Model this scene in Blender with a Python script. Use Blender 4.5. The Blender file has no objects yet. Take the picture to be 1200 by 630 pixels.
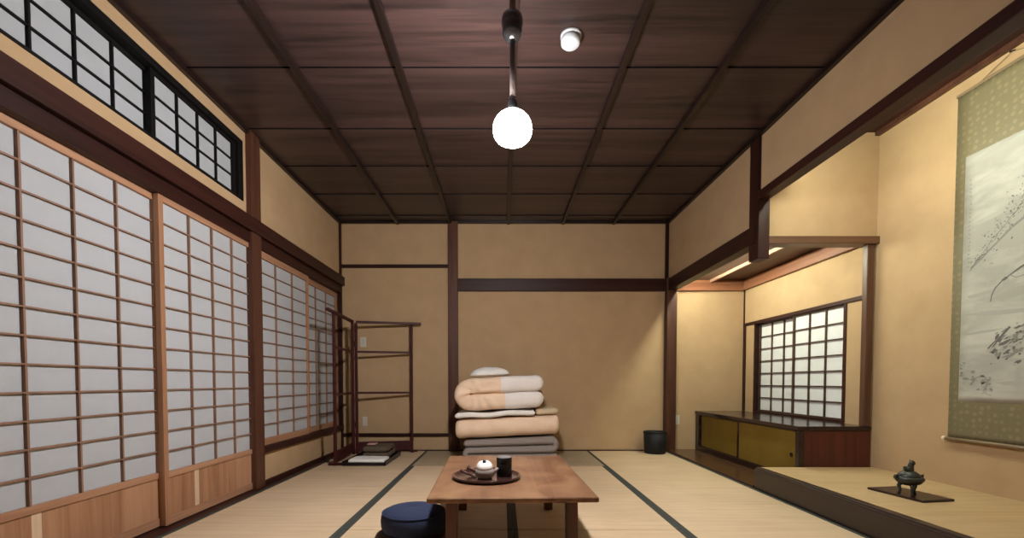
import bpy, bmesh, math, random
from mathutils import Vector, Matrix, noise
random.seed(4)
R = math.radians
PI = math.pi
C = bpy.context.scene.collection

# ------------------------------------------------------------------ materials
def new_mat(name):
    m = bpy.data.materials.new(name); m.use_nodes = True
    nt = m.node_tree
    return m, nt, nt.nodes['Principled BSDF']

def N(nt, t, **kw):
    n = nt.nodes.new(t)
    for k, v in kw.items():
        if k in n.inputs: n.inputs[k].default_value = v
        else: setattr(n, k, v)
    return n

def ramp(nt, stops, interp='LINEAR'):
    r = nt.nodes.new('ShaderNodeValToRGB'); cr = r.color_ramp; cr.interpolation = interp
    while len(cr.elements) < len(stops): cr.elements.new(0.5)
    for e, (p, c) in zip(cr.elements, stops):
        e.position = p; e.color = (*c, 1)
    return r

def coords(nt, scale=(1, 1, 1), rot=(0, 0, 0)):
    tc = nt.nodes.new('ShaderNodeTexCoord'); mp = nt.nodes.new('ShaderNodeMapping')
    mp.inputs['Scale'].default_value = scale; mp.inputs['Rotation'].default_value = rot
    nt.links.new(tc.outputs['Object'], mp.inputs['Vector'])
    return mp.outputs['Vector']

def bump(nt, b, src, strength, dist=0.002):
    bp = N(nt, 'ShaderNodeBump', Strength=strength, Distance=dist)
    nt.links.new(src, bp.inputs['Height']); nt.links.new(bp.outputs['Normal'], b.inputs['Normal'])

def noise_mat(name, c1, c2, scale=(6, 6, 6), detail=4, rough=0.8, bstr=0.0, bscale=None, lo=0.3, hi=0.7, spec=0.3, bdist=0.002):
    m, nt, b = new_mat(name)
    n = N(nt, 'ShaderNodeTexNoise', Scale=1.0, Detail=detail, Roughness=0.6)
    nt.links.new(coords(nt, scale), n.inputs['Vector'])
    r = ramp(nt, [(lo, c1), (hi, c2)])
    nt.links.new(n.outputs['Fac'], r.inputs['Fac']); nt.links.new(r.outputs['Color'], b.inputs['Base Color'])
    b.inputs['Roughness'].default_value = rough
    b.inputs['Specular IOR Level'].default_value = spec
    if bstr:
        n2 = N(nt, 'ShaderNodeTexNoise', Scale=1.0, Detail=3.0)
        nt.links.new(coords(nt, bscale or scale), n2.inputs['Vector'])
        bump(nt, b, n2.outputs['Fac'], bstr, bdist)
    return m

def wood(name, c1, c2, grain='X', rough=0.4, scale=1.0, spec=0.4, warp=0.6, coat=0.0, c3=None):
    """streaky grain running along one axis"""
    m, nt, b = new_mat(name)
    long_, across = 1.2 * scale, 26 * scale
    sc = {'X': (long_, across, across), 'Y': (across, long_, across), 'Z': (across, across, long_)}[grain]
    n = N(nt, 'ShaderNodeTexNoise', Scale=1.0, Detail=6.0, Roughness=0.62, Distortion=warp)
    nt.links.new(coords(nt, sc), n.inputs['Vector'])
    sc2 = tuple(v * 0.18 for v in sc)
    n2 = N(nt, 'ShaderNodeTexNoise', Scale=1.0, Detail=3.0, Distortion=1.0)
    nt.links.new(coords(nt, sc2), n2.inputs['Vector'])
    mx = N(nt, 'ShaderNodeMath', operation='MULTIPLY_ADD'); mx.inputs[1].default_value = 0.55; 
    nt.links.new(n.outputs['Fac'], mx.inputs[0])
    m2 = N(nt, 'ShaderNodeMath', operation='MULTIPLY'); m2.inputs[1].default_value = 0.45
    nt.links.new(n2.outputs['Fac'], m2.inputs[0]); nt.links.new(m2.outputs[0], mx.inputs[2])
    stops = [(0.36, c1), (0.62, c2)] if c3 is None else [(0.40, c1), (0.49, c2), (0.59, c3)]
    r = ramp(nt, stops)
    nt.links.new(mx.outputs[0], r.inputs['Fac']); nt.links.new(r.outputs['Color'], b.inputs['Base Color'])
    b.inputs['Roughness'].default_value = rough
    b.inputs['Specular IOR Level'].default_value = spec
    b.inputs['Coat Weight'].default_value = coat
    bump(nt, b, n.outputs['Fac'], 0.12, 0.001)
    return m

def plain(name, c, rough=0.5, metal=0.0, spec=0.4, coat=0.0):
    m, nt, b = new_mat(name)
    b.inputs['Base Color'].default_value = (*c, 1); b.inputs['Roughness'].default_value = rough
    b.inputs['Metallic'].default_value = metal; b.inputs['Specular IOR Level'].default_value = spec
    b.inputs['Coat Weight'].default_value = coat
    return m

def emit(name, c, s):
    m = bpy.data.materials.new(name); m.use_nodes = True
    nt = m.node_tree; nt.nodes.clear()
    e = N(nt, 'ShaderNodeEmission', Strength=s); e.inputs['Color'].default_value = (*c, 1)
    o = nt.nodes.new('ShaderNodeOutputMaterial'); nt.links.new(e.outputs[0], o.inputs['Surface'])
    return m

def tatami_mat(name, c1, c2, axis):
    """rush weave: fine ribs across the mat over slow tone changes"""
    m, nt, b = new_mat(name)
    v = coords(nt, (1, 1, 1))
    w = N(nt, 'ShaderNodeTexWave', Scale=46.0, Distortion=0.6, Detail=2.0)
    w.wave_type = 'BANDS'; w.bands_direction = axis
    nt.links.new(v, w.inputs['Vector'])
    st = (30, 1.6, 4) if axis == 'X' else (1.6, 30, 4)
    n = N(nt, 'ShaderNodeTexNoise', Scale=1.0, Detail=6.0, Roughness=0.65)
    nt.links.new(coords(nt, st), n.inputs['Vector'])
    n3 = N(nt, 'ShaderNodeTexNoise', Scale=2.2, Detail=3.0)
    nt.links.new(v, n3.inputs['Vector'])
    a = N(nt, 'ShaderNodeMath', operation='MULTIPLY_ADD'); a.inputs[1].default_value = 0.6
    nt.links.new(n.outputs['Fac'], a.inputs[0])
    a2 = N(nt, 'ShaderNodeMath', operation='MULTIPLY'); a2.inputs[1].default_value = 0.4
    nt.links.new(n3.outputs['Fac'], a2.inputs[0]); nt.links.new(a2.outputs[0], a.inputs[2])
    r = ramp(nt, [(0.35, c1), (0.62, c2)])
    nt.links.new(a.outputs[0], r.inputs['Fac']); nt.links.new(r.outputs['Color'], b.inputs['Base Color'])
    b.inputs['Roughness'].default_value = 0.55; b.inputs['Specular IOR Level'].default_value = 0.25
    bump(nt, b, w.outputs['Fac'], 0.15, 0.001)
    return m

def brocade(name):
    """olive silk with a small woven flower"""
    m, nt, b = new_mat(name)
    v = coords(nt, (1, 1, 1))
    vo = N(nt, 'ShaderNodeTexVoronoi', Scale=26.0, Randomness=0.35)
    nt.links.new(v, vo.inputs['Vector'])
    r = ramp(nt, [(0.2, (.225, .19, .105)), (0.4, (.165, .142, .078))])
    nt.links.new(vo.outputs['Distance'], r.inputs['Fac'])
    n = N(nt, 'ShaderNodeTexNoise', Scale=1.0, Detail=4.0)
    nt.links.new(coords(nt, (140, 140, 300)), n.inputs['Vector'])
    mx = N(nt, 'ShaderNodeMix', data_type='RGBA', blend_type='MULTIPLY')
    mx.inputs[0].default_value = 0.5
    r2 = ramp(nt, [(0.3, (.7, .7, .7)), (0.7, (1.2, 1.2, 1.2))])
    nt.links.new(n.outputs['Fac'], r2.inputs['Fac'])
    nt.links.new(r.outputs['Color'], mx.inputs[6]); nt.links.new(r2.outputs['Color'], mx.inputs[7])
    nt.links.new(mx.outputs[2], b.inputs['Base Color'])
    b.inputs['Roughness'].default_value = 0.6
    return m

def painting_mat(name):
    """aged paper with soft grey ink washes lying in level drifts"""
    m, nt, b = new_mat(name)
    n = N(nt, 'ShaderNodeTexNoise', Scale=1.0, Detail=5.0, Roughness=0.55, Distortion=0.8)
    nt.links.new(coords(nt, (1, 2.2, 6)), n.inputs['Vector'])
    r = ramp(nt, [(0.42, (.34, .335, .30)), (0.62, (.47, .465, .42))])
    nt.links.new(n.outputs['Fac'], r.inputs['Fac']); nt.links.new(r.outputs['Color'], b.inputs['Base Color'])
    b.inputs['Roughness'].default_value = 0.85
    return m

def paper_mat(name, c, tr=0.12):
    m, nt, b = new_mat(name)
    n = N(nt, 'ShaderNodeTexNoise', Scale=1.0, Detail=5.0, Roughness=0.7)
    nt.links.new(coords(nt, (9, 9, 9)), n.inputs['Vector'])
    r = ramp(nt, [(0.3, tuple(v * .95 for v in c)), (0.7, c)])
    nt.links.new(n.outputs['Fac'], r.inputs['Fac']); nt.links.new(r.outputs['Color'], b.inputs['Base Color'])
    b.inputs['Roughness'].default_value = 0.85; b.inputs['Specular IOR Level'].default_value = 0.2
    return m

M = {}
M['plaster'] = noise_mat('ochre_plaster', (.42, .288, .165), (.47, .327, .19), (5, 5, 5), 6, 0.92, 0.25, (260, 260, 260), spec=0.1)
M['dark_x'] = wood('dark_timber_x', (.014, .0042, .0032), (.040, .0125, .0090), 'X', 0.45, 1.0, 0.22)
M['dark_y'] = wood('dark_timber_y', (.014, .0042, .0032), (.040, .0125, .0090), 'Y', 0.45, 1.0, 0.22)
M['dark_z'] = wood('dark_timber_z', (.014, .0042, .0032), (.040, .0125, .0090), 'Z', 0.45, 1.0, 0.22)
M['post_z'] = wood('brown_timber_z', (.040, .014, .0085), (.095, .038, .022), 'Z', 0.45, 1.0, 0.25)
M['warm_x'] = wood('warm_timber_x', (.075, .034, .018), (.14, .068, .038), 'X', 0.42)
M['warm_z'] = wood('warm_timber_z', (.075, .034, .020), (.14, .068, .042), 'Z', 0.42)
M['red_y'] = wood('red_timber_y', (.15, .055, .028), (.26, .105, .055), 'Y', 0.4)
M['red_x'] = wood('red_timber_x', (.15, .055, .028), (.26, .105, .055), 'X', 0.4)
M['batten_y'] = wood('batten_timber_y', (.24, .12, .08), (.36, .20, .14), 'Y', 0.45)
M['ceil_x'] = wood('ceiling_board', (.008, .0043, .0042), (.058, .030, .0275), 'X', 0.42, 0.8, 0.6, 1.2)
M['ceil2_y'] = wood('alcove_ceiling_board', (.06, .032, .022), (.12, .07, .05), 'Y', 0.45)
M['batten_dark'] = wood('ceiling_batten', (.008, .004, .0035), (.022, .011, .009), 'Y', 0.35)
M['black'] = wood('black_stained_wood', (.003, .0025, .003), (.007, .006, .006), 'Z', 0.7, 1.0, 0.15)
M['cedar_z'] = wood('pale_cedar_z', (.23, .105, .052), (.40, .215, .12), 'Z', 0.5, 1.0, 0.3)
M['cedar_y'] = wood('pale_cedar_y', (.25, .12, .066), (.40, .22, .13), 'Y', 0.5, 1.0, 0.3)
M['cedar_pale'] = wood('sapwood_strip', (.55, .40, .27), (.66, .50, .36), 'Z', 0.5, 1.0, 0.3)
M['cedar_lat'] = wood('lattice_cedar', (.17, .095, .062), (.27, .155, .105), 'Z', 0.5, 1.0, 0.3)
M['lat_dark'] = wood('lattice_dark', (.035, .018, .013), (.08, .045, .032), 'Z', 0.45)
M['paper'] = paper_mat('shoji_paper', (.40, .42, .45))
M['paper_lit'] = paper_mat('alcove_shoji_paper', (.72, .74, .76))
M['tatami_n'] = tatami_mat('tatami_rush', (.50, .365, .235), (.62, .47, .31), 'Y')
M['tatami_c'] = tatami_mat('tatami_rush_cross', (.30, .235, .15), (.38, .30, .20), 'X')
M['tatami_a'] = tatami_mat('alcove_rush', (.42, .29, .15), (.52, .37, .20), 'Y')
M['heri'] = noise_mat('border_cloth', (.035, .040, .036), (.055, .060, .054), (300, 300, 300), 2, 0.8)
M['floor_y'] = wood('alcove_floor_board', (.045, .020, .010), (.10, .05, .026), 'Y', 0.22, 1.0, 0.5)
M['lacq_y'] = wood('lacquered_sill', (.012, .006, .006), (.026, .013, .012), 'Y', 0.28, 1.0, 0.5)
M['cab_y'] = wood('cabinet_top_wood', (.012, .006, .006), (.030, .015, .013), 'Y', 0.18, 1.0, 0.5)
M['cab_x'] = wood('cabinet_end_wood', (.05, .012, .008), (.11, .028, .018), 'Z', 0.35, 0.7, 0.4)
M['gold'] = noise_mat('gold_door_paper', (.17, .105, .012), (.205, .13, .018), (6, 6, 6), 4, 0.6, spec=0.3)
M['table'] = wood('honey_table_wood', (.105, .042, .021), (.155, .070, .036), 'Y', 0.40, 0.17, 0.3, 5.0, 0.0, (.215, .108, .058))
def blotchy(m, light, lo, hi, sc):
    """worn, paler patches over an existing wood"""
    nt = m.node_tree; b = nt.nodes['Principled BSDF']
    src = b.inputs['Base Color'].links[0].from_socket
    n = N(nt, 'ShaderNodeTexNoise', Scale=1.0, Detail=4.0, Roughness=0.5, Distortion=0.7)
    nt.links.new(coords(nt, sc), n.inputs['Vector'])
    r = ramp(nt, [(lo, (0, 0, 0)), (hi, (1, 1, 1))])
    nt.links.new(n.outputs['Fac'], r.inputs['Fac'])
    mx = N(nt, 'ShaderNodeMix', data_type='RGBA', blend_type='MIX')
    nt.links.new(r.outputs['Color'], mx.inputs[0]); nt.links.new(src, mx.inputs[6]); mx.inputs[7].default_value = (*light, 1)
    nt.links.new(mx.outputs[2], b.inputs['Base Color'])
blotchy(M["table"], (.30, .165, .088), .38, .74, (6, 4, 4))
M['table_leg'] = wood('table_leg_wood', (.06, .022, .012), (.12, .045, .023), 'Z', 0.4)
M['rack'] = wood('maroon_lacquer', (.030, .0055, .006), (.060, .011, .011), 'Z', 0.5, 1.0, 0.25)
M['navy'] = noise_mat('navy_cloth', (.016, .023, .055), (.026, .036, .080), (240, 240, 240), 3, 0.9, 0.3, (400, 400, 400))
M['brownpad'] = noise_mat('brown_pad_cloth', (.075, .035, .024), (.10, .05, .034), (60, 60, 60), 3, 0.6)
M['peach'] = noise_mat('peach_cotton', (.74, .54, .39), (.82, .62, .46), (7, 7, 7), 4, 0.95, 0.3, (30, 30, 30), bdist=0.004)
M['white_cloth'] = noise_mat('white_cotton', (.70, .65, .62), (.78, .73, .70), (7, 7, 7), 4, 0.95, 0.3, (30, 30, 30), bdist=0.004)
M['white'] = noise_mat('white_sheet', (.74, .72, .69), (.82, .80, .77), (9, 9, 9), 3, 0.95)
M['cream'] = noise_mat('cream_blanket', (.52, .41, .27), (.60, .48, .33), (40, 40, 40), 3, 0.95)
M['grey_cloth'] = noise_mat('grey_taupe_cloth', (.23, .195, .175), (.28, .24, .22), (120, 120, 120), 3, 0.95)
M['yukata'] = noise_mat('brown_robe_cloth', (.075, .055, .035), (.11, .08, .055), (40, 40, 40), 3, 0.95)
M['pink'] = plain('pink_sash_cloth', (.42, .25, .22), 0.9)
M['blacklac'] = plain('black_lacquer', (.006, .005, .006), 0.3)
M['tray'] = plain('dark_brown_lacquer', (.040, .016, .014), 0.25, coat=0.3)
M['canister'] = plain('black_canister', (.005, .0045, .005), 0.35)
M['can_top'] = plain('brushed_lid', (.17, .165, .165), 0.4)
M['pot'] = noise_mat('grey_stoneware', (.24, .20, .19), (.33, .285, .275), (40, 40, 40), 4, 0.35)
M['potlid'] = plain('white_porcelain', (.82, .82, .80), 0.2)
M['twig'] = wood('handle_wood', (.05, .018, .013), (.13, .06, .045), 'X', 0.5)
M['bronze'] = noise_mat('dark_bronze', (.012, .014, .013), (.030, .034, .030), (60, 60, 60), 3, 0.4, spec=0.5)
M['stand'] = wood('burner_stand_wood', (.012, .005, .005), (.030, .013, .012), 'Y', 0.3)
M['bin'] = noise_mat('charcoal_bin', (.006, .006, .007), (.011, .011, .012), (30, 30, 160), 2, 0.6)
M['chrome'] = plain('dark_chrome', (.11, .11, .12), 0.2, 0.9)
M['rod'] = plain('bronze_rod', (.16, .13, .125), 0.35, 0.7)
M['plastic'] = plain('white_plastic', (.45, .47, .50), 0.6, 0.0, 0.2)
M['ivory'] = plain('ivory_plastic', (.55, .50, .42), 0.4)
def lamp_globe(name, c, s0):
    """opal globe with emission weighted by direction: strongest below, back and towards the paper doors"""
    m = emit(name, c, s0); nt = m.node_tree
    e = [n for n in nt.nodes if n.type == 'EMISSION'][0]
    g = nt.nodes.new('ShaderNodeNewGeometry')
    d = N(nt, 'ShaderNodeVectorMath', operation='DOT_PRODUCT'); d.inputs[1].default_value = (-.55, .50, -.50)  # uneven emission put in to shift the light balance around the room
    nt.links.new(g.outputs['Normal'], d.inputs[0])
    a = N(nt, 'ShaderNodeMath', operation='ADD'); a.inputs[1].default_value = .75
    nt.links.new(d.outputs['Value'], a.inputs[0])
    b = N(nt, 'ShaderNodeMath', operation='MAXIMUM'); b.inputs[1].default_value = .03
    nt.links.new(a.outputs[0], b.inputs[0])
    k = N(nt, 'ShaderNodeMath', operation='MULTIPLY'); k.inputs[1].default_value = s0
    nt.links.new(b.outputs[0], k.inputs[0]); nt.links.new(k.outputs[0], e.inputs['Strength'])
    return m
M['globe'] = lamp_globe('lit_opal_globe', (1.0, .965, .94), 540)
M['tube'] = emit('lit_tube', (1.0, 1.05, .84), 128)
M['tube2'] = emit('lit_tube_alcove', (1.0, 1.04, .80), 170)
M['brocade'] = brocade('olive_brocade')
M['painting'] = painting_mat('ink_wash_paper')
M['ink'] = plain('dark_ink', (.12, .115, .11), 0.9)
M['ink2'] = plain('grey_ink', (.22, .215, .20), 0.9)
M['ink3'] = plain('pale_ink', (.355, .35, .32), 0.9)
M['bone'] = plain('ivory_roller_end', (.70, .58, .42), 0.35)
M['roller'] = wood('roller_wood', (.16, .11, .06), (.25, .18, .11), 'Y', 0.4)
M['brass'] = plain('dark_pull', (.02, .015, .01), 0.4, 0.6)

# ------------------------------------------------------------------ mesh helpers
class MB:
    def __init__(s): s.bm = bmesh.new()
    def box(s, x0, x1, y0, y1, z0, z1, mi=0):
        x0, x1 = sorted((x0, x1)); y0, y1 = sorted((y0, y1)); z0, z1 = sorted((z0, z1))
        v = [s.bm.verts.new(p) for p in ((x0,y0,z0),(x1,y0,z0),(x1,y1,z0),(x0,y1,z0),(x0,y0,z1),(x1,y0,z1),(x1,y1,z1),(x0,y1,z1))]
        for f in ((0,3,2,1),(4,5,6,7),(0,1,5,4),(1,2,6,5),(2,3,7,6),(3,0,4,7)):
            s.bm.faces.new([v[i] for i in f]).material_index = mi
        return s
    def beam(s, a, b, w, h, mi=0, up=(0, 0, 1)):
        """rectangular bar from a to b, w across and h along up"""
        a, b = Vector(a), Vector(b); d = (b - a).normalized(); u = Vector(up)
        if abs(d.dot(u)) > .95: u = Vector((0, 1, 0))
        side = d.cross(u).normalized(); u = side.cross(d).normalized()
        v = []
        for p in (a, b):
            for sx, sz in ((-1,-1),(1,-1),(1,1),(-1,1)):
                v.append(s.bm.verts.new(p + side * (sx * w / 2) + u * (sz * h / 2)))
        for f in ((0,1,2,3),(7,6,5,4),(0,4,5,1),(1,5,6,2),(2,6,7,3),(3,7,4,0)):
            s.bm.faces.new([v[i] for i in f]).material_index = mi
        return s
    def lathe(s, prof, c=(0, 0, 0), n=32, mi=0, rot=None):
        rings = []
        for r, z in prof:
            if r < 1e-6:
                rings.append([s.bm.verts.new(s._t((0, 0, z), c, rot))])
            else:
                rings.append([s.bm.verts.new(s._t((r*math.cos(2*PI*k/n), r*math.sin(2*PI*k/n), z), c, rot)) for k in range(n)])
        for a, b in zip(rings, rings[1:]):
            for k in range(n):
                k2 = (k + 1) % n
                if len(a) == 1 and len(b) == 1: continue
                if len(a) == 1: f = (a[0], b[k2], b[k])
                elif len(b) == 1: f = (a[k], a[k2], b[0])
                else: f = (a[k], a[k2], b[k2], b[k])
                s.bm.faces.new(f).material_index = mi
        return s
    def _t(s, p, c, rot):
        p = Vector(p)
        if rot: p = rot @ p
        return p + Vector(c)
    def tube(s, pts, r, n=10, mi=0):
        pts = [Vector(p) for p in pts]; rings = []
        rr = r if isinstance(r, (list, tuple)) else [r] * len(pts)
        prev = None
        for i, p in enumerate(pts):
            d = (pts[min(i+1, len(pts)-1)] - pts[max(i-1, 0)]).normalized()
            if prev is None:
                u = d.orthogonal().normalized()
            else:
                u = (prev - d * prev.dot(d)).normalized()
            prev = u; w = d.cross(u)
            rings.append([s.bm.verts.new(p + (u*math.cos(2*PI*k/n) + w*math.sin(2*PI*k/n)) * rr[i]) for k in range(n)])
        for a, b in zip(rings, rings[1:]):
            for k in range(n):
                s.bm.faces.new((a[k], a[(k+1)%n], b[(k+1)%n], b[k])).material_index = mi
        s.bm.faces.new(list(reversed(rings[0]))).material_index = mi
        s.bm.faces.new(rings[-1]).material_index = mi
        return s
    def poly(s, pts, mi=0):
        s.bm.faces.new([s.bm.verts.new(p) for p in pts]).material_index = mi
        return s
    def ball(s, c, rad, seg=16, mi=0):
        st = len(s.bm.verts)
        prof = [(math.sin(PI*i/10), -math.cos(PI*i/10)) for i in range(11)]
        prof[0] = (0, -1); prof[-1] = (0, 1)
        rings = []
        for r, z in prof:
            if r < 1e-6: rings.append([s.bm.verts.new((c[0], c[1], c[2] + z*rad[2]))])
            else: rings.append([s.bm.verts.new((c[0] + r*rad[0]*math.cos(2*PI*k/seg), c[1] + r*rad[1]*math.sin(2*PI*k/seg), c[2] + z*rad[2])) for k in range(seg)])
        for a, b in zip(rings, rings[1:]):
            for k in range(seg):
                k2 = (k+1) % seg
                f = (a[0], b[k2], b[k]) if len(a) == 1 else ((a[k], a[k2], b[0]) if len(b) == 1 else (a[k], a[k2], b[k2], b[k]))
                s.bm.faces.new(f).material_index = mi
        return s
    def build(s, name, mats, parent=None, smooth=False, bevel=0.0, seg=2):
        bmesh.ops.recalc_face_normals(s.bm, faces=s.bm.faces[:])
        me = bpy.data.meshes.new(name); s.bm.to_mesh(me); s.bm.free()
        for m in (mats if isinstance(mats, (list, tuple)) else [mats]): me.materials.append(M[m])
        o = bpy.data.objects.new(name, me); C.objects.link(o)
        if smooth:
            for p in me.polygons: p.use_smooth = True
        if bevel:
            bv = o.modifiers.new('edge', 'BEVEL'); bv.width = bevel; bv.segments = seg; bv.limit_method = 'ANGLE'; bv.angle_limit = R(50)
        if parent:
            o.parent = parent
            o.matrix_parent_inverse = parent.matrix_basis.inverted()
        return o

def tag(o, label, cat, group=None, kind=None):
    o['label'] = label; o['category'] = cat
    if group: o['group'] = group
    if kind: o['kind'] = kind
    return o

def thing(name, label, cat, loc=(0, 0, 0), group=None, kind=None):
    o = bpy.data.objects.new(name, None); C.objects.link(o); o.location = loc
    o.empty_display_size = 0.1
    return tag(o, label, cat, group, kind)

def struct(name, mb, mats, label, cat, bevel=0.0, smooth=False):
    return tag(mb.build(name, mats, None, smooth, bevel), label, cat, None, 'structure')

def sweep(path, b0, b1, T, axis, mi_fn=None, deform=None, amp=0.0, freq=6.0, seed=0.0, nb=14, capn=4, soft=0.5):
    """soft slab: a rounded cross section (breadth b0..b1, thickness T) swept along a 2-D path.
    axis 'X': the path lies in (x, z) and breadth runs along y; axis 'Y': path in (y, z), breadth along x."""
    mb = MB(); bm = mb.bm
    P = [Vector(p) for p in path]; n = len(P)
    loop = []
    hb, ht = (b1 - b0) / 2, T / 2; rc = ht * soft * 2 if soft < .5 else ht
    k = 6
    for cx, cy, a0 in ((hb-rc, ht-rc, 0), (-(hb-rc), ht-rc, 90), (-(hb-rc), -(ht-rc), 180), (hb-rc, -(ht-rc), 270)):
        for i in range(k + 1):
            a = R(a0 + 90 * i / k); loop.append((cx + rc*math.cos(a), cy + rc*math.sin(a)))
        nx = {0: 1, 180: 1}.get(a0)
        if nx:
            y = ht if a0 == 0 else -ht; sg = 1 if a0 == 0 else -1
            for j in range(1, nb):
                loop.append((sg * (hb-rc) * (1 - 2*j/nb), y))
    secs = []
    for i in range(n):
        d = (P[min(i+1, n-1)] - P[max(i-1, 0)]).normalized(); nr = Vector((-d.y, d.x))
        secs.append((P[i], nr, d, 1.0, 0.0))
    full = []
    for q in range(capn, 0, -1):
        a = PI/2 * q / capn
        full.append((P[0] - secs[0][2] * (ht * math.sin(a)), secs[0][1], math.cos(a)))
    for p, nr, d, sc, _ in secs: full.append((p, nr, 1.0))
    for q in range(1, capn + 1):
        a = PI/2 * q / capn
        full.append((P[-1] + secs[-1][2] * (ht * math.sin(a)), secs[-1][1], math.cos(a)))
    rings = []
    bc = (b0 + b1) / 2
    for p, nr, sc in full:
        ring = []
        ins = ht * (1 - sc)
        for (b, t) in loop:
            bb = b * (hb - ins * .9) / hb; tt = t * max(sc, .04)
            q2 = p + nr * tt
            co = Vector((q2.x, bc + bb, q2.y)) if axis == 'X' else Vector((bc + bb, q2.x, q2.y))
            if amp:
                nv = noise.noise_vector(co * freq + Vector((seed, seed*1.7, -seed)))
                co += nv * amp
            if deform: co = deform(co)
            ring.append(bm.verts.new(co))
        rings.append(ring)
    L = len(loop)
    for a, b in zip(rings, rings[1:]):
        for j in range(L):
            f = bm.faces.new((a[j], a[(j+1) % L], b[(j+1) % L], b[j]))
            if mi_fn: f.material_index = mi_fn(f.calc_center_median())
    f = bm.faces.new(rings[0]); g = bm.faces.new(list(reversed(rings[-1])))
    if mi_fn:
        for h in (f, g): h.material_index = mi_fn(h.calc_center_median())
    return mb

def line(a, b, n):
    return [(a[0] + (b[0]-a[0])*i/n, a[1] + (b[1]-a[1])*i/n) for i in range(n + 1)]
def arc(c, r, a0, a1, n):
    return [(c[0] + r*math.cos(R(a0 + (a1-a0)*i/n)), c[1] + r*math.sin(R(a0 + (a1-a0)*i/n))) for i in range(1, n)]

# ------------------------------------------------------------------ room dimensions
XL, XR, XA = -1.89, 1.92, 2.82          # left wall, right wall, alcove's far wall
YB, YF = 5.25, -0.6                     # back wall, wall behind the viewer
ZC = 2.655
YP = 3.40                               # partition between picture alcove and shelf alcove

# floor, mats
f = MB().box(XL-.1, XR+.0, YF-.1, YB+.1, -.14, -.05)
f.box(-1.805, .985-.93, YF, .56, -.05, -.002, 1).box(.055, 1.915, YF, .56, -.05, -.002, 1)
f.box(-1.805, -.875, .56, 1.52, -.05, -.002, 1).box(.985, 1.915, .56, 1.52, -.05, -.002, 1)
struct('floor', f, ['dark_y', 'tatami_n'], 'pale rush matted floor of the room', 'floor')

def tatami(x0, x1, y0, y1, label, cross=False):
    t = thing('tatami_mat', label, 'tatami mat', ((x0+x1)/2, (y0+y1)/2, -.05), 'tatami mats on the floor')
    g = .0012; hw = .029
    b = MB().box(x0+g, x1-g, y0+g, y1-g, -.05, -.001)
    b.build('rush_surface', 'tatami_c' if cross else 'tatami_n', t, bevel=.003)
    if cross:
        return t
    MB().box(x0+g, x0+hw, y0+g, y1-g, -.002, .0006).build('border_cloth', 'heri', t)
    MB().box(x1-hw, x1-g, y0+g, y1-g, -.002, .0006).build('border_cloth', 'heri', t)
    return t
tatami(-1.805, -.875, 3.39, 5.25, 'tatami mat in the far left corner under the kimono rack')
tatami(-1.805, -.875, 1.53, 3.385, 'tatami mat running along the two tall wood-footed paper doors')
tatami(.985, 1.915, 3.39, 5.25, 'tatami mat in the far right corner under the black waste bin')
tatami(.985, 1.915, 1.53, 3.385, 'tatami mat running along the dark raised sill of the scroll alcove')
tatami(-.875, .055, 2.44, 4.295, 'pale tatami mat between the bedding and the table, left half')
tatami(.055, .985, 2.44, 4.295, 'pale tatami mat between the bedding and the table, right half')
tatami(-.875, .055, .58, 2.435, 'tatami mat under the navy round cushion')
tatami(.055, .985, .58, 2.435, 'tatami mat under the front right leg of the low table')
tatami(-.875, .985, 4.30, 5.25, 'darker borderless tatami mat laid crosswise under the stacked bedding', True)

# ceiling: lapped boards running across, battens running away from the viewer
c = MB()
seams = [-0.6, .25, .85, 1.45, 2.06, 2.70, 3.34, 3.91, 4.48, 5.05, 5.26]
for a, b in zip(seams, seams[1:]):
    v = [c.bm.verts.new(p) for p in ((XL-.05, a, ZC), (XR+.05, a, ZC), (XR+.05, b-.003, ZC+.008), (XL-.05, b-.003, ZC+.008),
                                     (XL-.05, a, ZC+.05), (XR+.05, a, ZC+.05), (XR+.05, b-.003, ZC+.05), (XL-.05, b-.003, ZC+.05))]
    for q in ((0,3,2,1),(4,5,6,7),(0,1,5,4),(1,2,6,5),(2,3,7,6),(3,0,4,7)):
        c.bm.faces.new([v[i] for i in q]).material_index = 1 if q == (0,1,5,4) else 0     # front edges coloured near-black to draw the seams' shadow lines
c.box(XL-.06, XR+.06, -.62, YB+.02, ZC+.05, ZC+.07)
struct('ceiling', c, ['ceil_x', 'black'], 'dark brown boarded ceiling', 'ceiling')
for i, x in enumerate((-1.215, -.605, .065, .70, 1.285)):
    struct('trim_%d' % (i+1), MB().box(x-.017, x+.017, YF, YB, ZC-.03, ZC+.004), 'batten_dark',
           'dark ceiling batten, %s of five from the shoji wall' % ('first', 'second', 'third', 'fourth', 'fifth')[i], 'ceiling batten', bevel=.004)
cor = MB().box(XL-.02, XL+.028, YF, YB, ZC-.026, ZC+.01).box(XR-.028, XR+.02, YF, YB, ZC-.026, ZC+.01).box(XL, XR, YB-.03, YB+.02, ZC-.02, ZC+.01)
struct('trim_6', cor, 'batten_dark', 'dark ceiling edge moulding round the room', 'moulding')

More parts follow.
